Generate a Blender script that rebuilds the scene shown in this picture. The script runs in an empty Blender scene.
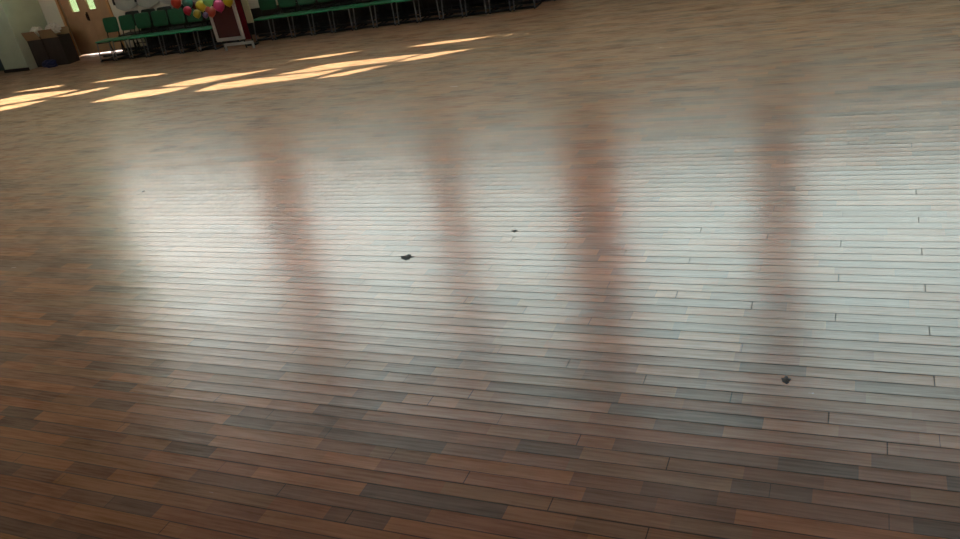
import bpy, bmesh, math, random
from mathutils import Vector, Matrix
random.seed(7)
scn = bpy.context.scene
col = scn.collection
# ------------------------------------------------------------------ camera
# world axes: x runs along the floor boards, y across them towards the far wall, metres
H = 2.65
f_px = 832.66
pitch, roll, az = math.radians(26.5129), math.radians(-11.4212), math.radians(-27.611)
F = Vector((0, math.cos(pitch), -math.sin(pitch)))
U0 = Vector((0, math.sin(pitch), math.cos(pitch)))
R0 = Vector((1, 0, 0))
Rv = R0 * math.cos(roll) + U0 * math.sin(roll)
Uv = -R0 * math.sin(roll) + U0 * math.cos(roll)
rot = Matrix.Rotation(-az, 3, 'Z')
F, Rv, Uv = rot @ F, rot @ Rv, rot @ Uv
cam = bpy.data.cameras.new('camera')
cam_o = bpy.data.objects.new('camera', cam)
col.objects.link(cam_o)
m3 = Matrix((Rv, Uv, -F)).transposed()
cam_o.matrix_world = Matrix.Translation((0, 0, H)) @ m3.to_4x4()
cam.sensor_width = 36
cam.lens = f_px / 960 * 36
cam.clip_end = 300
scn.camera = cam_o

def ray(x, y):
    return F + Rv * ((x - 480) / f_px) - Uv * ((y - 269.5) / f_px)
def floor_at(x, y, z=0.0):
    d = ray(x, y)
    t = (z - H) / d.z
    return Vector((d.x * t, d.y * t, z))

# ------------------------------------------------------------------ world
w = bpy.data.worlds.new('overcast_sky')
scn.world = w
w.use_nodes = True
nt = w.node_tree
bg = nt.nodes['Background']
# overcast sky: dull over the roofs and trees, brighter higher up
wtc = nt.nodes.new('ShaderNodeTexCoord')
wsp = nt.nodes.new('ShaderNodeSeparateXYZ')
nt.links.new(wtc.outputs['Generated'], wsp.inputs[0])
wmr = nt.nodes.new('ShaderNodeMapRange')
wmr.interpolation_type = 'SMOOTHSTEP'
wmr.inputs['From Min'].default_value = 0.2
wmr.inputs['From Max'].default_value = 0.58
wmr.inputs['To Min'].default_value = 7.2
wmr.inputs['To Max'].default_value = 9.0
nt.links.new(wsp.outputs['Z'], wmr.inputs['Value'])
nt.links.new(wmr.outputs['Result'], bg.inputs['Strength'])
wcr = nt.nodes.new('ShaderNodeValToRGB')
wcr.color_ramp.elements[0].position = 0.30; wcr.color_ramp.elements[0].color = (1.0, 0.88, 0.84, 1)
wcr.color_ramp.elements[1].position = 0.62; wcr.color_ramp.elements[1].color = (0.68, 0.97, 1.0, 1)
nt.links.new(wsp.outputs['Z'], wcr.inputs['Fac'])
nt.links.new(wcr.outputs['Color'], bg.inputs['Color'])
# ------------------------------------------------------------------ sun
SUN_AZ, SUN_EL = math.radians(2.0), math.radians(18.5)
sun_dir = Vector((math.cos(SUN_EL) * math.cos(SUN_AZ), math.cos(SUN_EL) * math.sin(SUN_AZ), math.sin(SUN_EL)))
sl = bpy.data.lights.new('sun', 'SUN')
sl.energy = 10
sl.color = (1.0, 0.78, 0.50)
sl.angle = math.radians(0.12)
so = bpy.data.objects.new('sun', sl)
col.objects.link(so)
so.rotation_euler = sun_dir.to_track_quat('Z', 'Y').to_euler()
so.location = (20, 20, 30)
# ------------------------------------------------------------------ exposure
vs = scn.view_settings
vs.view_transform = 'Standard'
vs.look = 'None'
vs.gamma = 1
vs.use_curve_mapping = False
vs.exposure = 0.42

# ------------------------------------------------------------------ materials
def s2l(c):
    return tuple(((x / 255) / 12.92 if x <= 10 else (((x / 255) + 0.055) / 1.055) ** 2.4) for x in c) + (1,)

def mat(name, rgb, rough=0.6, var=0.12, scale=6.0, metallic=0.0, translucent=0.0, spec=0.5):
    m = bpy.data.materials.new(name)
    m.use_nodes = True
    n, l = m.node_tree.nodes, m.node_tree.links
    b = n['Principled BSDF']
    b.inputs['Roughness'].default_value = rough
    b.inputs['Metallic'].default_value = metallic
    b.inputs['Specular IOR Level'].default_value = spec
    tc = n.new('ShaderNodeTexCoord')
    no = n.new('ShaderNodeTexNoise')
    no.inputs['Scale'].default_value = scale
    no.inputs['Detail'].default_value = 5
    l.new(tc.outputs['Object'], no.inputs['Vector'])
    mr = n.new('ShaderNodeMapRange')
    mr.inputs['From Min'].default_value = 0.3
    mr.inputs['From Max'].default_value = 0.7
    mr.inputs['To Min'].default_value = 1 - var
    mr.inputs['To Max'].default_value = 1 + var
    l.new(no.outputs['Fac'], mr.inputs['Value'])
    vm = n.new('ShaderNodeVectorMath')
    vm.operation = 'SCALE'
    vm.inputs[0].default_value = s2l(rgb)[:3]
    l.new(mr.outputs['Result'], vm.inputs['Scale'])
    l.new(vm.outputs['Vector'], b.inputs['Base Color'])
    if translucent:
        t = n.new('ShaderNodeBsdfTranslucent')
        l.new(vm.outputs['Vector'], t.inputs['Color'])
        mx = n.new('ShaderNodeMixShader')
        mx.inputs['Fac'].default_value = translucent
        l.new(b.outputs['BSDF'], mx.inputs[1])
        l.new(t.outputs['BSDF'], mx.inputs[2])
        l.new(mx.outputs['Shader'], n['Material Output'].inputs['Surface'])
    return m

def glass_mat(name, c=(0.93, 0.97, 0.95)):
    m = bpy.data.materials.new(name)
    m.use_nodes = True
    n, l = m.node_tree.nodes, m.node_tree.links
    n.remove(n['Principled BSDF'])
    t = n.new('ShaderNodeBsdfTransparent')
    t.inputs['Color'].default_value = (*c, 1)
    g = n.new('ShaderNodeBsdfGlossy')
    g.inputs['Roughness'].default_value = 0.05
    mx = n.new('ShaderNodeMixShader')
    mx.inputs['Fac'].default_value = 0.05
    l.new(t.outputs[0], mx.inputs[1])
    l.new(g.outputs[0], mx.inputs[2])
    l.new(mx.outputs[0], n['Material Output'].inputs['Surface'])
    return m

ROW = 0.0339 * H          # board width
STEP = 0.172 * H               # end joints step by this much from row to row
def floor_mat():
    m = bpy.data.materials.new('hardwood_strip_floor')
    m.use_nodes = True
    n, l = m.node_tree.nodes, m.node_tree.links
    b = n['Principled BSDF']
    def M(op, a, b_=None, c=None):
        x = n.new('ShaderNodeMath')
        x.operation = op
        for i, v in enumerate((a, b_, c)):
            if v is None: continue
            if isinstance(v, (int, float)): x.inputs[i].default_value = v
            else: l.new(v, x.inputs[i])
        return x.outputs[0]
    tc = n.new('ShaderNodeTexCoord')
    sp = n.new('ShaderNodeSeparateXYZ')
    l.new(tc.outputs['Object'], sp.inputs[0])
    X, Y = sp.outputs['X'], sp.outputs['Y']
    r = M('DIVIDE', M('ADD', Y, -1.126 * H + 40 * ROW), ROW)
    row = M('FLOOR', r)
    fr = M('FRACT', r)
    # joint lattice
    L = 5 * STEP
    jx = M('ADD', M('ADD', X, 0.294 * H + 20 * L), M('MULTIPLY', M('SUBTRACT', row, 39.0), STEP))
    jx = M('DIVIDE', M('SUBTRACT', jx, M('MULTIPLY', M('GREATER_THAN', row, 42.5), 0.251 * H)), L)
    jf = M('FRACT', jx)
    ji = M('FLOOR', jx)
    def wn(a, b_, k=0.0):
        c = n.new('ShaderNodeCombineXYZ')
        l.new(a, c.inputs[0]); l.new(b_, c.inputs[1]); c.inputs[2].default_value = k
        q = n.new('ShaderNodeTexWhiteNoise')
        q.noise_dimensions = '3D'
        l.new(c.outputs[0], q.inputs['Vector'])
        return q.outputs['Value']
    zero = M('MULTIPLY', row, 0.0)
    # colour segments, shorter than the joint spacing, each row shifted at random
    seg = M('ADD', M('DIVIDE', X, 0.47), M('MULTIPLY', wn(row, zero, 3.0), 9.0))
    segw = M('ADD', seg, M('MULTIPLY', M('SINE', M('MULTIPLY', seg, 2.1)), 0.3))
    sid = M('FLOOR', segw)
    h1 = wn(sid, row, 1.0)
    h2 = wn(sid, row, 2.0)
    cr = n.new('ShaderNodeValToRGB')
    e = cr.color_ramp
    e.interpolation = 'LINEAR'
    stops = [(0.0, (88, 58, 46)), (0.2, (110, 68, 47)), (0.42, (130, 75, 45)), (0.6, (144, 80, 43)), (0.78, (126, 82, 50)), (1.0, (160, 92, 46))]
    e.elements[0].position = 0; e.elements[0].color = s2l(stops[0][1])
    e.elements[1].position = 1; e.elements[1].color = s2l(stops[-1][1])
    for p_, c_ in stops[1:-1]:
        x = e.elements.new(p_); x.color = s2l(c_)
    l.new(h1, cr.inputs['Fac'])
    # grain stretched along the boards
    mp = n.new('ShaderNodeMapping')
    mp.inputs['Scale'].default_value = (1.2, 26, 1)
    l.new(tc.outputs['Object'], mp.inputs['Vector'])
    gr = n.new('ShaderNodeTexNoise')
    gr.inputs['Scale'].default_value = 2.6
    gr.inputs['Detail'].default_value = 7
    gr.inputs['Roughness'].default_value = 0.6
    l.new(mp.outputs[0], gr.inputs['Vector'])
    # worn cloudy patches
    cl = n.new('ShaderNodeTexNoise')
    cl.inputs['Scale'].default_value = 2.2
    cl.inputs['Detail'].default_value = 6
    cl.inputs['Roughness'].default_value = 0.62
    mp2 = n.new('ShaderNodeMapping')
    mp2.inputs['Scale'].default_value = (0.8, 2.0, 1)
    l.new(tc.outputs['Object'], mp2.inputs['Vector'])
    l.new(mp2.outputs[0], cl.inputs['Vector'])
    g = M('MULTIPLY', 0.68, M('ADD', M('ADD', 0.28, M('MULTIPLY', gr.outputs['Fac'], 0.8)), M('MULTIPLY', cl.outputs['Fac'], 0.66)))
    # gaps
    edge = M('MINIMUM', fr, M('SUBTRACT', 1.0, fr))
    gapw = M('MULTIPLY', M('SUBTRACT', 1.0, wn(row, ji, 5.0)), 0.03)
    gw = M('ADD', 0.02, gapw)
    gap = M('LESS_THAN', edge, gw)
    je = M('MINIMUM', jf, M('SUBTRACT', 1.0, jf))
    jgap = M('MULTIPLY', M('LESS_THAN', je, 0.0012), M('GREATER_THAN', wn(row, ji, 8.0), 0.12))
    isgap = M('MAXIMUM', gap, jgap)
    sc = n.new('ShaderNodeVectorMath'); sc.operation = 'SCALE'
    l.new(cr.outputs['Color'], sc.inputs[0])
    keep = M('SUBTRACT', 1.0, M('MULTIPLY', isgap, 0.75))
    l.new(M('MULTIPLY', g, keep), sc.inputs['Scale'])
    l.new(sc.outputs['Vector'], b.inputs['Base Color'])
    # boards cupped across their width, slightly different each, no shine in the gaps
    tilt = M('ADD', M('MULTIPLY', M('SUBTRACT', fr, 0.5), -0.03), M('MULTIPLY', M('SUBTRACT', wn(row, ji, 11.0), 0.5), 0.015))
    tilt = M('ADD', tilt, M('MULTIPLY', M('SUBTRACT', gr.outputs['Fac'], 0.5), 0.06))
    tx = M('MULTIPLY', M('SUBTRACT', cl.outputs['Fac'], 0.5), 0.05)
    cn = n.new('ShaderNodeCombineXYZ')
    l.new(tx, cn.inputs[0]); l.new(tilt, cn.inputs[1]); cn.inputs[2].default_value = 1
    nn = n.new('ShaderNodeVectorMath'); nn.operation = 'NORMALIZE'
    l.new(cn.outputs[0], nn.inputs[0])
    l.new(nn.outputs['Vector'], b.inputs['Normal'])
    tg = n.new('ShaderNodeCombineXYZ')
    tg.inputs[0].default_value = 0; tg.inputs[1].default_value = 1; tg.inputs[2].default_value = 0
    l.new(tg.outputs[0], b.inputs['Tangent'])
    b.inputs['Anisotropic'].default_value = 0.35
    b.inputs['Sheen Weight'].default_value = 1.0
    dust = M('MULTIPLY', M('ADD', M('MULTIPLY', gr.outputs['Fac'], 2.2), M('SUBTRACT', M('MULTIPLY', cl.outputs['Fac'], 1.6), 1.02)), 0.95)
    l.new(M('MINIMUM', M('MAXIMUM', dust, 0.15), 1.0), b.inputs['Sheen Weight'])
    b.inputs['Sheen Roughness'].default_value = 0.36
    b.inputs['Sheen Tint'].default_value = (1.0, 0.73, 0.52, 1)
    ro = M('ADD', 0.195, M('MULTIPLY', cl.outputs['Fac'], 0.10))
    ro = M('ADD', ro, M('MULTIPLY', h2, 0.01))
    l.new(M('ADD', ro, M('MULTIPLY', isgap, 0.4)), b.inputs['Roughness'])
    l.new(M('MULTIPLY', M('SUBTRACT', 1.0, M('MULTIPLY', isgap, 0.85)), 0.38), b.inputs['Specular IOR Level'])
    return m

M_floor = floor_mat()
M_wall = mat('cream_wall_plaster', (228, 218, 198), 0.85, 0.05, 3)
M_pier = mat('pale_green_painted_pier', (190, 200, 176), 0.7, 0.06, 3)
M_teal = mat('dark_teal_paint', (62, 78, 74), 0.6, 0.06)
M_skirt_shade = mat('dark_skirting_and_shade', (40, 34, 30), 0.5)
M_ceiling = mat('ceiling_boards', (74, 56, 44), 0.9, 0.05)
M_ground = mat('outdoor_paving', (196, 190, 172), 0.9, 0.1)
M_concrete = mat('grey_concrete', (130, 128, 122), 0.9, 0.1)
M_frame = mat('white_window_frame', (190, 190, 184), 0.5, 0.04)
M_glass = glass_mat('window_glass')
M_doorglass = glass_mat('tinted_door_glass', (0.34, 0.37, 0.28))  # tinted dark to weaken the panes' streak on the floor
M_door = mat('tan_wood_veneer', (190, 148, 112), 0.5, 0.10, 4)
M_doorframe = mat('light_wood_door_frame', (206, 150, 98), 0.5, 0.08, 4)
M_handle = mat('dark_bronze_handle', (60, 40, 30), 0.4, 0.05, 6, 0.6)
M_green = mat('green_seat_plastic', (40, 142, 98), 0.45, 0.06, 9)
M_greenback = mat('green_back_plastic', (20, 88, 58), 0.5, 0.08, 9)
M_blackplastic = mat('black_seat_plastic', (26, 30, 28), 0.5, 0.08, 9)
M_black = mat('black_painted_steel', (24, 24, 25), 0.5, 0.1, 10)
M_steel = mat('worn_grey_steel_tube', (132, 132, 132), 0.45, 0.1, 20, 0.2)
M_card = mat('brown_cardboard', (66, 55, 50), 0.9, 0.12, 6)
M_cardtan = mat('tan_cardboard', (150, 120, 88), 0.9, 0.10, 6)
M_white = mat('crumpled_white_plastic', (220, 214, 202), 0.5, 0.08, 9)
M_blue = mat('navy_plastic_bag', (34, 42, 84), 0.5, 0.2, 8)
M_maroon = mat('dark_maroon_cloth', (74, 34, 38), 0.8, 0.14, 5)
M_red = mat('crimson_cloth', (150, 26, 52), 0.8, 0.12, 5)
M_whiteframe = mat('white_painted_frame', (190, 186, 182), 0.5, 0.05)
M_cream = mat('cream_board', (206, 200, 160), 0.7, 0.05)
M_drape = mat('grey_draped_cloth', (172, 170, 160), 0.85, 0.08, 5)
M_tie = mat('dark_ribbon', (44, 42, 40), 0.8, 0.1)
M_curtain = mat('orange_curtain_cloth', (236, 110, 66), 0.9, 0.10, 3, 0, 0.8)
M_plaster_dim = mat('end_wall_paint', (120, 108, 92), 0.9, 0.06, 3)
M_spot = mat('dried_dark_mark', (30, 26, 25), 0.8)

# ------------------------------------------------------------------ mesh helpers
def link(name, bm, m, parent=None, smooth=False):
    me = bpy.data.meshes.new(name)
    bm.normal_update()
    bm.to_mesh(me)
    bm.free()
    if m: me.materials.append(m)
    if smooth:
        for p in me.polygons: p.use_smooth = True
    o = bpy.data.objects.new(name, me)
    col.objects.link(o)
    if parent is not None: o.parent = parent
    return o
def box(bm, x0, x1, y0, y1, z0, z1, T=None, bevel=0.0):
    r = bmesh.ops.create_cube(bm, size=1)
    vsx = r['verts']
    for v in vsx:
        v.co = Vector(((x0 + x1) / 2 + v.co.x * (x1 - x0), (y0 + y1) / 2 + v.co.y * (y1 - y0), (z0 + z1) / 2 + v.co.z * (z1 - z0)))
    if bevel:
        es = list({e for v in vsx for e in v.link_edges})
        rr = bmesh.ops.bevel(bm, geom=es, offset=bevel, segments=2, affect='EDGES', profile=0.5)
        vsx = list({v for f_ in rr['faces'] for v in f_.verts} | {v for v in vsx if v.is_valid})
    if T:
        for v in vsx: v.co = T(v.co)
    return vsx
def tube(bm, pts, r, n=8):
    pts = [Vector(p) for p in pts]
    rings = []
    for i, p in enumerate(pts):
        d = (pts[min(i + 1, len(pts) - 1)] - pts[max(i - 1, 0)]).normalized()
        a = Vector((0, 0, 1)) if abs(d.z) < 0.9 else Vector((1, 0, 0))
        s = d.cross(a).normalized(); t = d.cross(s)
        rings.append([bm.verts.new(p + (s * math.cos(k * 2 * math.pi / n) + t * math.sin(k * 2 * math.pi / n)) * r) for k in range(n)])
    for a, b in zip(rings, rings[1:]):
        for k in range(n):
            bm.faces.new((a[k], a[(k + 1) % n], b[(k + 1) % n], b[k]))
    bm.faces.new(rings[0]); bm.faces.new(rings[-1][::-1])
def empty(name, loc=(0, 0, 0), rz=0.0):
    o = bpy.data.objects.new(name, None)
    o.empty_display_size = 0.1
    o.location = loc
    o.rotation_euler = (0, 0, rz)
    col.objects.link(o)
    return o
def tag(o, label, cat, group=None, kind=None):
    o['label'] = label; o['category'] = cat
    if group: o['group'] = group
    if kind: o['kind'] = kind
    return o
def struct(name, bm, m, parent=None, smooth=False):
    o = link(name, bm, m, parent, smooth)
    if parent is None: o['kind'] = 'structure'
    return o

# far wall frame: s along the wall from x = -16, t outwards
WX, WY, WS = -16.0, 14.30, 0.058
WA = math.atan(WS)
cw, sw = math.cos(WA), math.sin(WA)
def W(p):
    return Vector((WX + p.x * cw - p.y * sw, WY + p.x * sw + p.y * cw, p.z))
def S(x):             # world x -> s on the inner face
    return (x - WX) / cw
def wall_y(x): return WY + (x - WX) * WS

# ------------------------------------------------------------------ structure
ZC = 10.2
bm = bmesh.new(); box(bm, -20, 9.5, -5, 15.0, -0.2, 0)
# keep the floor inside the slanted far wall
bm.verts.ensure_lookup_table()
for v in bm.verts:
    if v.co.y > 10: v.co.y = wall_y(v.co.x) + 0.28
fl = struct('floor', bm, M_floor)
tag(fl, 'worn brown hardwood strip floor of the hall', 'floor', None, 'structure')
bm = bmesh.new(); box(bm, -90, 90, -60, 120, -0.45, -0.25)
g_ = struct('ground', bm, M_ground)
TH = 0.3
bays = [(-17.5, -12.68), (-12.08, -8.25), (-7.92, -5.35), (-4.75, -1.7), (-1.22, 2.7), (3.3, 6.9)]
Z0, Z1 = 3.7, 8.4
DX0, DX1, DZ = -16.66, -15.32, 2.15
bm = bmesh.new()
def wbox(x0, x1, z0, z1, t0=0, t1=TH):
    box(bm, S(x0), S(x1), t0, t1, z0, z1, W)
wbox(-20, DX0, 0, Z0); wbox(DX1, 9.5, 0, Z0); wbox(DX0, DX1, DZ, Z0)
ed = [-20] + [v for b in bays for v in b] + [9.5]
for i in range(0, len(ed), 2): wbox(ed[i], ed[i + 1], Z0, Z1)
struct('wall_far', bm, M_wall)
bm = bmesh.new(); wbox(-20, 9.5, Z1, ZC); struct('trim_dim_reflection', bm, M_ceiling)  # dark band added out of view so the near floor reflects less
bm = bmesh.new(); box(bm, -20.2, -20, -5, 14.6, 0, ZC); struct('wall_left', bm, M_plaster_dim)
bm = bmesh.new()
FILL_BAYS = [(-19, -14.5), (-13, -8.5), (-7, -2.5), (-1, 3.5)]  # window bays behind the camera, added to brighten the far wall
BZ0, BZ1 = 5.0, 9.6
box(bm, -20, 9.5, -5.3, -5, 0, BZ0); box(bm, -20, 9.5, -5.3, -5, BZ1, ZC)
eb = [-20] + [v for b in FILL_BAYS for v in b] + [9.5]
for i in range(0, len(eb), 2): box(bm, eb[i], eb[i + 1], -5.3, -5, BZ0, BZ1)
struct('wall_back', bm, M_wall)
# unseen gallery slab added above the camera to shade the near floor
bm = bmesh.new(); box(bm, -19.98, 9.48, -5, 2.6, 4.0, 4.25); box(bm, -19.98, 9.48, 2.5, 2.6, 4.25, 5.1); struct('trim_shade_gallery', bm, M_ceiling)
bm = bmesh.new(); box(bm, -20.2, 9.7, -5.3, 16.2, ZC, ZC + 0.2); struct('ceiling', bm, M_ceiling)
# pilaster at the far left with skirting, dark painted dado beyond it
bm = bmesh.new(); box(bm, -17.98, -17.2, 13.26, 14.2, 0, ZC, None, 0.01); struct('trim_1', bm, M_pier)
bm = bmesh.new(); box(bm, -18.0, -17.18, 13.235, 13.26, 0, 0.07); struct('baseboard_left', bm, M_skirt_shade)
bm = bmesh.new(); box(bm, -20, -17.98, 13.55, 13.60, 0, 1.25); struct('trim_2', bm, M_teal)
bm = bmesh.new(); box(bm, S(-14.4), S(9.4), -0.02, 0, 0, 0.14, W); struct('baseboard_far', bm, M_cream)
bm = bmesh.new(); box(bm, S(-14.6), S(-5.5), -0.03, -0.02, 0, 0.52, W); struct('trim_chair_shade', bm, M_skirt_shade)  # dark strip standing in for the shade under and behind the chairs
# windows
for i, (a, b) in enumerate(bays):
    bm = bmesh.new()
    for x in (a, b - 0.06, (a * 2 + b) / 3, (a + 2 * b) / 3):
        box(bm, S(x), S(x) + 0.06, 0.12, 0.18, Z0, Z1, W)
    for z in (Z0, 6.4, Z1 - 0.06): box(bm, S(a), S(b), 0.12, 0.18, z, z + 0.06, W)
    o = struct('window_%d' % (i + 1), bm, M_frame)
    bm = bmesh.new(); box(bm, S(a), S(b), 0.145, 0.15, Z0, Z1, W); link('window_pane', bm, M_glass, o)
for i, (a, b) in enumerate(FILL_BAYS):  # added fill windows, out of view
    bm = bmesh.new()
    for x in (a, (a + b) / 2, b - 0.06): box(bm, x, x + 0.06, -5.2, -5.14, BZ0, BZ1)
    for z in (BZ0, BZ1 - 0.06): box(bm, a, b, -5.2, -5.14, z, z + 0.06)
    o = struct('window_%d' % (i + 7), bm, M_frame)
    bm = bmesh.new(); box(bm, a, b, -5.175, -5.17, BZ0, BZ1); link('window_pane', bm, M_glass, o)  # pane of the added fill window
# curtains gathered at the piers, low half only
def curtain_mesh(x0, x1, z0, z1, name):
    bm = bmesh.new()
    n = max(8, int((x1 - x0) / 0.03))
    prev = None
    for k in range(n + 1):
        x = x0 + (x1 - x0) * k / n
        t = -0.14 + 0.035 * math.sin(k * 1.35)
        a = bm.verts.new(W(Vector((S(x), t, z0)))); b = bm.verts.new(W(Vector((S(x), t, z1))))
        if prev: bm.faces.new((prev[0], a, b, prev[1]))
        prev = (a, b)
    return link(name, bm, M_curtain, None, True)
cs = [(-18.2, -17.2), (-12.95, -11.7), (-8.5, -7.75), (-5.6, -4.35), (-1.85, -1.05), (2.5, 3.5)]
places = ['above the cardboard boxes', 'above the balloons', 'over the long chair row', 'at the end of the chair row', 'on the bare far wall', 'rightmost on the far wall']
for (a, b), pl in zip(cs, places):
    tag(curtain_mesh(a, b, 3.0, 7.6, 'curtain'), 'orange curtain gathered at a window pier ' + pl, 'curtain', 'curtains gathered between the tall windows')

# ------------------------------------------------------------------ door
D = empty('door_1', W(Vector((0, 0, 0))), WA)
D['kind'] = 'structure'
sd0, sd1 = S(DX0), S(DX1)
bm = bmesh.new()
box(bm, sd0 - 0.06, sd0, -0.03, 0.2, 0, DZ); box(bm, sd1, sd1 + 0.06, -0.03, 0.2, 0, DZ); box(bm, sd0 - 0.06, sd1 + 0.06, -0.03, 0.2, DZ, DZ + 0.06)
link('door_frame', bm, M_doorframe, D)
mid = (sd0 + sd1) / 2
for side, (a, b) in enumerate(((sd0, mid - 0.004), (mid + 0.004, sd1))):
    px0 = S(-16.42 if side == 0 else -15.93); px1 = px0 + 0.22
    bm = bmesh.new()
    y0, y1 = 0.04, 0.085
    zb = 0.014
    box(bm, a, px0, y0, y1, zb, DZ - 0.01); box(bm, px1, b, y0, y1, zb, DZ - 0.01)
    box(bm, px0, px1, y0, y1, zb, 0.97); box(bm, px0, px1, y0, y1, 1.95, DZ - 0.01)
    leaf = link('door_leaf', bm, M_door, D)
    bm = bmesh.new(); box(bm, px0, px1, 0.06, 0.065, 0.97, 1.95); link('glass_pane', bm, M_doorglass, leaf)
    if side: continue
    hx = mid - 0.03
    bm = bmesh.new()
    tube(bm, [(hx, 0.04, 0.76), (hx, 0.0, 0.77), (hx, -0.005, 0.83), (hx, 0.0, 0.89), (hx, 0.04, 0.90)], 0.014)
    box(bm, hx - 0.025, hx + 0.025, 0.032, 0.04, 0.74, 0.93)
    link('door_handle', bm, M_handle, leaf)

# ------------------------------------------------------------------ right end wall, out of view: slits invented and shaped to cast the sun streaks
hits = [
 [(10.4, 92.6), (40, 88), (63.5, 84.6), (60, 86.6), (36, 90.2)],
 [(88.5, 83.1), (125, 77.2), (158, 73.7), (167, 73.0), (158, 75.3), (120, 79.9)],
 [(-30, 106.3), (0, 99.6), (14, 96.6), (29, 94.2), (56, 91.3), (80, 89.6), (64, 93.2), (50, 96.6), (25, 101.3), (0, 105.2), (-30, 111)],
 [(-30, 116), (0, 107), (25, 102.6), (50, 99.6), (25, 106), (0, 111.2), (-30, 119)],
 [(52, 97.6), (66, 94.6), (82, 91.2), (100, 88), (113.5, 86.2), (100, 89.8), (80, 94.2), (63, 97)],
 [(89.6, 102.8), (108, 97.6), (123, 94), (146, 90.2), (176, 87.3), (192, 86.5), (175, 91), (152, 95.6), (123, 99.2), (108, 101)],
 [(160, 86.6), (178, 82.6), (190, 80), (205, 77), (217, 75.4), (245, 72.8), (276.5, 68.3), (250, 74), (223, 79.2), (205, 83), (188, 85.6), (172, 86.4)],
 [(194, 91.7), (206, 87.5), (217, 83.8), (242, 80), (269, 77.2), (305, 73.4), (346, 68.2), (330, 73), (311, 77.2), (290, 80.2), (269, 82.6), (245, 86.2), (227.5, 88.6), (210, 90.6)],
 [(275, 75), (300, 70), (313, 66.8), (327.5, 64.2), (350, 61.4), (390, 57), (422, 53.6), (408, 57.6), (393, 61.2), (370, 64), (345, 67), (310, 72)],
 [(313, 79.2), (330, 75), (350, 70.8), (370, 67.2), (392, 64.2), (370, 69.6), (345, 75.5)],
 [(395, 62.4), (408, 58.4), (421.7, 54.8), (440, 52), (475.8, 48.2), (460, 51.4), (442.5, 54.8), (428, 57.8), (412, 60.4)],
 [(286, 61.2), (325, 55), (367, 50), (325, 57.3)],
 [(405, 47.2), (440, 41.6), (470, 38.4), (497, 35.2), (470, 40.4), (430, 45.4)],
 [(501, 36), (517.5, 32.6), (510, 35)],
 [(522.7, 34.4), (533, 31.3), (529, 33.4)],
]
def to_wall(p):
    k = (9.5 - p.x) / sun_dir.x
    q = p + sun_dir * k
    return (q.y, q.z)
cu = bpy.data.curves.new('outline', 'CURVE')
cu.dimensions = '2D'; cu.fill_mode = 'BOTH'; cu.extrude = 0.01
def spline(pts):
    s = cu.splines.new('POLY')
    s.points.add(len(pts) - 1)
    for a, p in zip(s.points, pts): a.co = (p[0], p[1], 0, 1)
    s.use_cyclic_u = True
spline([(-5.3, -0.2), (16.0, -0.2), (16.0, ZC), (-5.3, ZC)])
for h in hits: spline([to_wall(floor_at(*p)) for p in h])
co = bpy.data.objects.new('outline', cu)
col.objects.link(co)
bpy.context.view_layer.update()
me = bpy.data.meshes.new_from_object(co.evaluated_get(bpy.context.evaluated_depsgraph_get()))
bpy.data.objects.remove(co)
wr = bpy.data.objects.new('wall_right_sun_mask', me)
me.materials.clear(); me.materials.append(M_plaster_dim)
col.objects.link(wr)
wr.matrix_world = Matrix(((0, 0, 1, 9.5), (1, 0, 0, 0), (0, 1, 0, 0), (0, 0, 0, 1)))
wr['kind'] = 'structure'

# ------------------------------------------------------------------ chairs
CW = 0.40
def superq(bm, cx, cy, cz, a, b, c, n1=4, seg=20, rings=8):
    # rounded slab (superellipsoid)
    def sp(v, e): return math.copysign(abs(v) ** e, v)
    vv = []
    for i in range(1, rings):
        th = -math.pi / 2 + math.pi * i / rings
        vv.append([bm.verts.new((cx + a * sp(math.cos(th), 0.5) * sp(math.cos(p), 2 / n1), cy + b * sp(math.cos(th), 0.5) * sp(math.sin(p), 2 / n1), cz + c * sp(math.sin(th), 0.5)))
                   for p in [2 * math.pi * k / seg for k in range(seg)]])
    lo = bm.verts.new((cx, cy, cz - c)); hi = bm.verts.new((cx, cy, cz + c))
    for r0, r1 in zip(vv, vv[1:]):
        for k in range(seg): bm.faces.new((r0[k], r0[(k + 1) % seg], r1[(k + 1) % seg], r1[k]))
    for k in range(seg):
        bm.faces.new((lo, vv[0][(k + 1) % seg], vv[0][k])); bm.faces.new((hi, vv[-1][k], vv[-1][(k + 1) % seg]))
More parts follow.
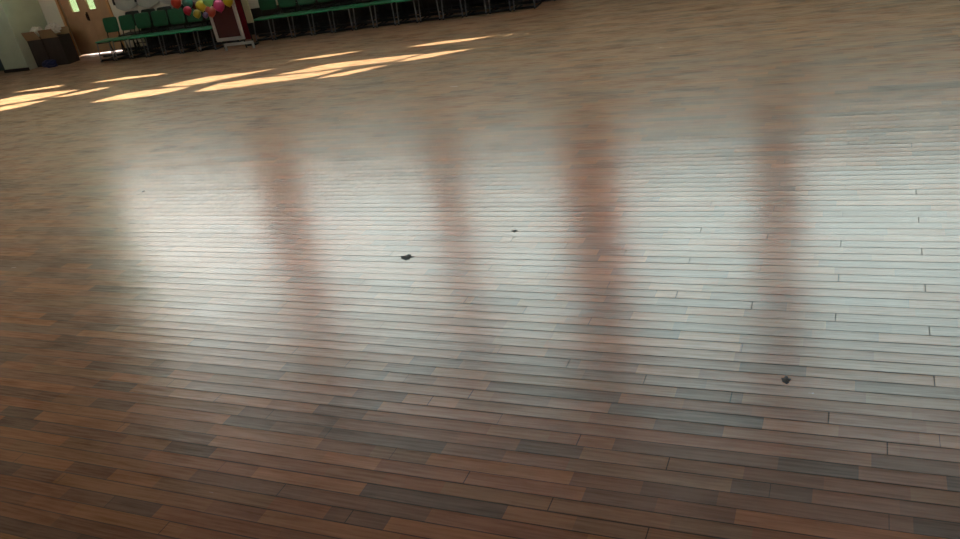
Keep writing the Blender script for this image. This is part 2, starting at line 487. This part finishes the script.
def make_chair(ms, mb, ml):
    t = empty('stacking_chair')
    bm = bmesh.new(); superq(bm, 0, 0.19, 0.415, 0.222, 0.185, 0.016, 8)
    for v in bm.verts: v.co.z -= 0.025 * math.exp(-((v.co.x / 0.14) ** 2 + ((v.co.y - 0.24) / 0.12) ** 2)) - 0.0
    link('seat', bm, ms, t, True)
    bm = bmesh.new(); superq(bm, 0, 0, 0.0, 0.207, 0.155, 0.016, 8)
    for v in bm.verts:
        x, y, z = v.co
        v.co = Vector((x, 0.42 + z + 0.12 * (y + 0.155) + 0.25 * -(x * x), 0.68 + y))
    link('backrest', bm, mb, t, True)
    for sx in (-1, 1):
        bm = bmesh.new(); tube(bm, [(sx * 0.175, 0.05, 0.40), (sx * 0.185, 0.02, 0.2), (sx * 0.19, 0.0, 0.0)], 0.0125)
        link('leg', bm, ml, t, True)
        bm = bmesh.new(); tube(bm, [(sx * 0.165, 0.36, 0.40), (sx * 0.175, 0.41, 0.0)], 0.0125)
        link('leg', bm, M_black, t, True)
        bm = bmesh.new(); tube(bm, [(sx * 0.165, 0.06, 0.395), (sx * 0.165, 0.34, 0.395), (sx * 0.165, 0.385, 0.43), (sx * 0.165, 0.44, 0.62), (sx * 0.165, 0.455, 0.80)], 0.011)
        link('back_frame', bm, M_black, t, True)
        bm = bmesh.new(); tube(bm, [(sx * 0.19, -0.02, 0.014), (sx * 0.178, 0.43, 0.014)], 0.014)
        link('shade_runner', bm, M_black, t, True)  # black runner added to stand in for shade under the seat
    for x_, y_, z_ in ((0.175, 0.05, 0.385), (0.185, 0.013, 0.14), (0.17, 0.40, 0.16), (0.188, 0.02, 0.035), (0.18, 0.10, 0.10), (0.175, 0.30, 0.06)):
        bm = bmesh.new(); tube(bm, [(-x_, y_, z_), (x_, y_, z_)], 0.009 if y_ not in (0.02, 0.10, 0.30) else 0.022)  # the thick bars are added to darken the shaded base of the chair
        link('stretcher_shade_bar', bm, M_black, t, True)
    return t
protos = {'front': make_chair(M_green, M_greenback, M_steel), 'back': make_chair(M_blackplastic, M_blackplastic, M_black)}
used = {}
def place_chair(kind, x, y, rz, label, group):
    proto = protos[kind]
    if kind not in used:
        r = proto; used[kind] = True
    else:
        r = proto.copy(); col.objects.link(r)
        for ch in proto.children:
            c = ch.copy(); col.objects.link(c); c.parent = r
    r.location = (x, y, 0); r.rotation_euler = (0, 0, rz)
    tag(r, label, 'chair', group)
ords = ['first', 'second', 'third', 'fourth', 'fifth', 'sixth', 'seventh', 'eighth', 'ninth', 'tenth', 'eleventh', 'twelfth', 'thirteenth', 'fourteenth']
def rows(x0, n, yf, rz, pitch, side):
    for r, cn_ in (('front', 'green'), ('back', 'black')):
        for k in range(n):
            x = x0 + k * pitch + (0.20 if r == 'back' else 0)
            if side == 'door':
                lb = '%s stacking chair, %s row beside the tan door, %s from the door' % (cn_, r, ords[k])
                gp = cn_ + ' stacking chairs beside the door'
            else:
                lb = '%s stacking chair, long %s row, %s to the right of the maroon board' % (cn_, r, ords[k])
                gp = cn_ + ' stacking chairs in the long rows'
            place_chair(r, x, yf(x) + (0.475 if r == 'back' else 0), rz + random.uniform(-0.012, 0.012), lb, gp)
rows(-14.78, 7, lambda x: 13.30 + 0.01 * (x + 15), 0.01, 0.46, 'door')
rows(-10.86, 13, lambda x: 13.66 + 0.055 * (x + 11.2), 0.05, 0.452, 'long')

# ------------------------------------------------------------------ boxes by the pier
def carton(x0, x1, y0, y1, h, label, flap_z, splay):
    t = empty('cardboard_box', ((x0 + x1) / 2, (y0 + y1) / 2, 0))
    a, b = (x1 - x0) / 2, (y1 - y0) / 2
    w_ = 0.012
    bm = bmesh.new()
    box(bm, -a, a, -b, b, 0, w_)
    box(bm, -a, a, -b, -b + w_, w_, h); box(bm, -a, a, b - w_, b, w_, h)
    box(bm, -a, -a + w_, -b + w_, b - w_, w_, h); box(bm, a - w_, a, -b + w_, b - w_, w_, h)
    link('carton_body', bm, M_card, t)
    def flap(p0, p1, out, L_, ang, taper):
        bm = bmesh.new()
        p0, p1, out = Vector(p0), Vector(p1), Vector(out)
        tip = out * (L_ * math.cos(ang)) + Vector((0, 0, L_ * math.sin(ang)))
        ax = (p1 - p0).normalized() * taper
        q = [p0, p1, p1 + tip - ax, p0 + tip + ax]
        nrm = (p1 - p0).cross(tip).normalized() * 0.005
        lo = [bm.verts.new(v - nrm) for v in q]; hi = [bm.verts.new(v + nrm) for v in q]
        bm.faces.new(lo[::-1]); bm.faces.new(hi)
        for k in range(4): bm.faces.new((lo[k], lo[(k + 1) % 4], hi[(k + 1) % 4], hi[k]))
        link('flap', bm, M_cardtan, t)
    flap((-a, -b - 0.005, h), (a, -b - 0.005, h), (0, -1, 0), flap_z, math.radians(72), 0.05)
    flap((-a, b + 0.003, h), (a, b + 0.003, h), (0, 1, 0), 0.16, math.radians(60), 0.03)
    flap((-a, -b, h), (-a, b, h), (-1, 0, 0), 0.13, math.radians(splay), 0.03)
    return tag(t, label, 'box')
carton(-17.24, -16.74, 13.50, 13.80, 0.60, 'narrow open cardboard box with raised flap against the pale green pier', 0.20, 75)
carton(-16.68, -16.16, 13.48, 13.80, 0.61, 'wide open cardboard box with tan front flap next to the door', 0.20, 80)
def crumple(name, c, r, m, label, cat, sq=0.7, seed=1):
    rnd = random.Random(seed)
    bm = bmesh.new(); bmesh.ops.create_icosphere(bm, subdivisions=4, radius=1)
    ph = [(rnd.uniform(2, 7), rnd.uniform(0, 6), Vector((rnd.uniform(-1, 1), rnd.uniform(-1, 1), rnd.uniform(-1, 1)))) for _ in range(9)]
    for v in bm.verts:
        k = 1 + sum(0.07 * math.sin(a * v.co.dot(d) * 2 + p) for a, p, d in ph)
        v.co = Vector((v.co.x * r[0] * k, v.co.y * r[1] * k, max(v.co.z * r[2] * k, -r[2] * 0.8)))
    o = link(name, bm, m)
    o.location = c
    tag(o, label, cat)
crumple('plastic_wrap', (-17.0, 13.66, 0.74), (0.15, 0.11, 0.12), M_white, 'crumpled white wrapping sticking out of the narrow cardboard box', 'packaging', 1, 3)
crumple('plastic_wrap', (-16.44, 13.66, 0.76), (0.17, 0.11, 0.12), M_white, 'crumpled white wrapping heaped on the wide cardboard box', 'packaging', 1, 5)
crumple('plastic_bag', (-16.58, 13.34, 0.075), (0.20, 0.08, 0.095), M_blue, 'small navy blue bag on the floor in front of the cardboard boxes', 'bag', 1, 8)

# ------------------------------------------------------------------ framed board, red banner behind it
def plane_at(x, y, v):
    d = ray(x, y); t = v / d.y
    return Vector((d.x * t, v, H + d.z * t))
t = empty('display_board', (-11.22, 13.14, 0))
bx0, bx1, bz0, bz1 = -0.34, 0.34, 0.19, 1.15
fw = 0.065
bm = bmesh.new()
box(bm, bx0, bx0 + fw, -0.02, 0.02, bz0, bz1, None, 0.004); box(bm, bx1 - fw, bx1, -0.02, 0.02, bz0, bz1, None, 0.004)
box(bm, bx0 + fw, bx1 - fw, -0.02, 0.02, bz0, bz0 + fw, None, 0.004); box(bm, bx0 + fw, bx1 - fw, -0.02, 0.02, bz1 - fw, bz1, None, 0.004)
link('white_frame', bm, M_whiteframe, t)
bm = bmesh.new(); box(bm, bx0 + fw, bx1 - fw, -0.004, 0.012, bz0 + fw, bz1 - fw); link('panel', bm, M_maroon, t)
for sx in (-0.22, 0.30):
    bm = bmesh.new(); tube(bm, [(sx, 0.0, bz0), (sx, 0.02, 0.02)], 0.014); link('leg', bm, M_black, t, True)
bm = bmesh.new(); box(bm, -0.2, 0.5, -0.02, 0.02, 0.09, 0.14, None, 0.004)
box(bm, -0.2, -0.17, -0.02, 0.02, 0.0, 0.09); box(bm, 0.47, 0.5, -0.02, 0.02, 0.0, 0.09)
link('base_rail', bm, M_whiteframe, t)
tag(t, 'white framed dark maroon board on a low stand under the balloons', 'board')
t = empty('standing_banner', (-11.02, 13.46, 0))
bm = bmesh.new()
prev = None
for k in range(25):
    x = -0.14 + 0.16 * k / 24
    yy = 0.018 * math.sin(k * 1.3)
    r_ = [bm.verts.new((x, yy - 0.01, z)) for z in (0.12, 0.5, 0.52, 1.6)] + [bm.verts.new((x, yy + 0.01, z)) for z in (1.6, 0.12)]
    if prev:
        for a in range(6): bm.faces.new((prev[a], r_[a], r_[(a + 1) % 6], prev[(a + 1) % 6]))
    prev = r_
link('red_cloth', bm, M_red, t, True)
bm = bmesh.new(); box(bm, 0.05, 0.20, -0.01, 0.012, 0.42, 1.6, None, 0.003); link('cream_panel', bm, M_cream, t)
bm = bmesh.new(); tube(bm, [(0.04, 0.0, 0.0), (0.04, 0.0, 1.62)], 0.012); tube(bm, [(-0.14, 0, 1.61), (0.3, 0, 1.61)], 0.01)
box(bm, -0.08, 0.14, -0.06, 0.06, 0, 0.03, None, 0.004); link('stand', bm, M_black, t)
tag(t, 'crimson cloth banner with cream panel standing behind the white framed board', 'banner')

# ------------------------------------------------------------------ balloons
BAL = [('orange red', (196, 60, 40), 176, 2.5, 5.0, 'leftmost of the balloon cluster'),
       ('teal', (70, 130, 115), 187.5, 2.5, 5.2, 'right of the orange red one'),
       ('crimson', (190, 30, 60), 187.5, 10.5, 4.1, 'just under the teal one'),
       ('yellow', (210, 190, 60), 201, 5.5, 5.2, 'in the middle of the balloon cluster'),
       ('olive yellow', (176, 150, 50), 197, 13.6, 3.9, 'lowest on the left over the green chairs'),
       ('pale green', (150, 210, 130), 208, 0.5, 5.2, 'above the salmon one'),
       ('salmon orange', (224, 110, 90), 210.5, 11, 5.2, 'hanging lowest beside the white frame corner'),
       ('hot pink', (224, 80, 140), 219, 5.5, 5.4, 'in front of the maroon board'),
       ('golden yellow', (214, 186, 60), 228, 0.5, 5.0, 'rightmost over the maroon board'),
       ('lilac', (140, 110, 150), 205.5, 15, 2.8, 'small, tucked below the yellow ones'),
       ('dark maroon', (90, 40, 40), 194.5, 5.5, 3.6, 'between the teal and the yellow one')]
BV = [12.95, 12.95, 12.83, 12.95, 12.78, 12.74, 12.95, 12.92, 12.95, 12.80, 13.12]
for i, (cn_, rgb, px, py, rp, wh) in enumerate(BAL):
    v = BV[i]
    c = plane_at(px, py, v)
    dep = (c - Vector((0, 0, H))).dot(F)
    r = rp * dep / f_px * 1.02
    t = empty('balloon', c)
    bm = bmesh.new(); bmesh.ops.create_uvsphere(bm, u_segments=24, v_segments=16, radius=r)
    for q in bm.verts:
        if q.co.z < 0: q.co.z *= 1.18; q.co.x *= 1 - 0.15 * (q.co.z / r) ** 2; q.co.y *= 1 - 0.15 * (q.co.z / r) ** 2
    mm = mat(cn_.replace(' ', '_') + '_balloon_rubber', rgb, 0.3, 0.05, 6, 0, 0.25)
    link('balloon_skin', bm, mm, t, True)
    bm = bmesh.new(); bmesh.ops.create_cone(bm, segments=10, radius1=r * 0.12, radius2=r * 0.03, depth=r * 0.16, cap_ends=True)
    for q in bm.verts: q.co.z -= r * 1.22
    link('knot', bm, mm, t)
    tag(t, '%s balloon %s' % (cn_, wh), 'balloon', 'balloons clustered above the maroon board')

# ------------------------------------------------------------------ grey swags on the wall above the chairs by the door
bm = bmesh.new()
sx0 = S(-15.06); bw = 0.60
for k in range(5):
    n = 14
    prev = None
    for j in range(n + 1):
        u = j / n
        x = sx0 + (k + u) * bw
        zb = 0.93 - 0.08 * math.sin(math.pi * u)
        rr = [bm.verts.new(W(Vector((x, -0.05 - 0.05 * math.sin(math.pi * u) - 0.012 * math.sin(zz * 23), zb + (1.9 - zb) * zz)))) for zz in [i / 12 for i in range(13)]]
        if prev:
            for a in range(12): bm.faces.new((prev[a], rr[a], rr[a + 1], prev[a + 1]))
        prev = rr
dr = link('wall_drape', bm, M_drape, None, True)
tag(dr, 'pale grey cloth drape hung in swags on the wall behind the chairs by the door', 'drape')
for k in range(6):
    bm = bmesh.new()
    x = sx0 + k * bw
    tube(bm, [W(Vector((x, -0.075, z))) for z in (1.0, 1.2, 1.5, 1.92)], 0.022)
    link('ribbon', bm, M_tie, dr, True)

# ------------------------------------------------------------------ small dark marks lying on the floor
for (px, py, a, b, lb, cat, nm) in [(407, 257.3, 0.055, 0.04, 'dark flattened scrap lying on the pale shiny floor left of centre', 'scrap', 'leaf_scrap'),
                            (514.5, 231, 0.025, 0.018, 'tiny dark crumb on the floor right of the larger scrap', 'crumb', 'crumb'),
                            (143, 191.5, 0.024, 0.02, 'tiny dark crumb alone on the floor at the left', 'crumb', 'crumb'),
                            (786, 380, 0.022, 0.03, 'small dark smudge of dirt on the floor at the right', 'dirt', 'dirt_spot')]:
    c = floor_at(px, py)
    bm = bmesh.new()
    n = 14
    top = bm.verts.new((0, 0, 0.006))
    rg = [bm.verts.new((a * math.cos(k * 2 * math.pi / n) * (1 + 0.3 * math.sin(k * 2.3)), b * math.sin(k * 2 * math.pi / n) * (1 + 0.3 * math.cos(k * 1.7)), 0.001)) for k in range(n)]
    for k in range(n): bm.faces.new((top, rg[k], rg[(k + 1) % n]))
    bm.faces.new(rg[::-1])
    o = link(nm, bm, M_spot); o.location = c
    tag(o, lb, cat)
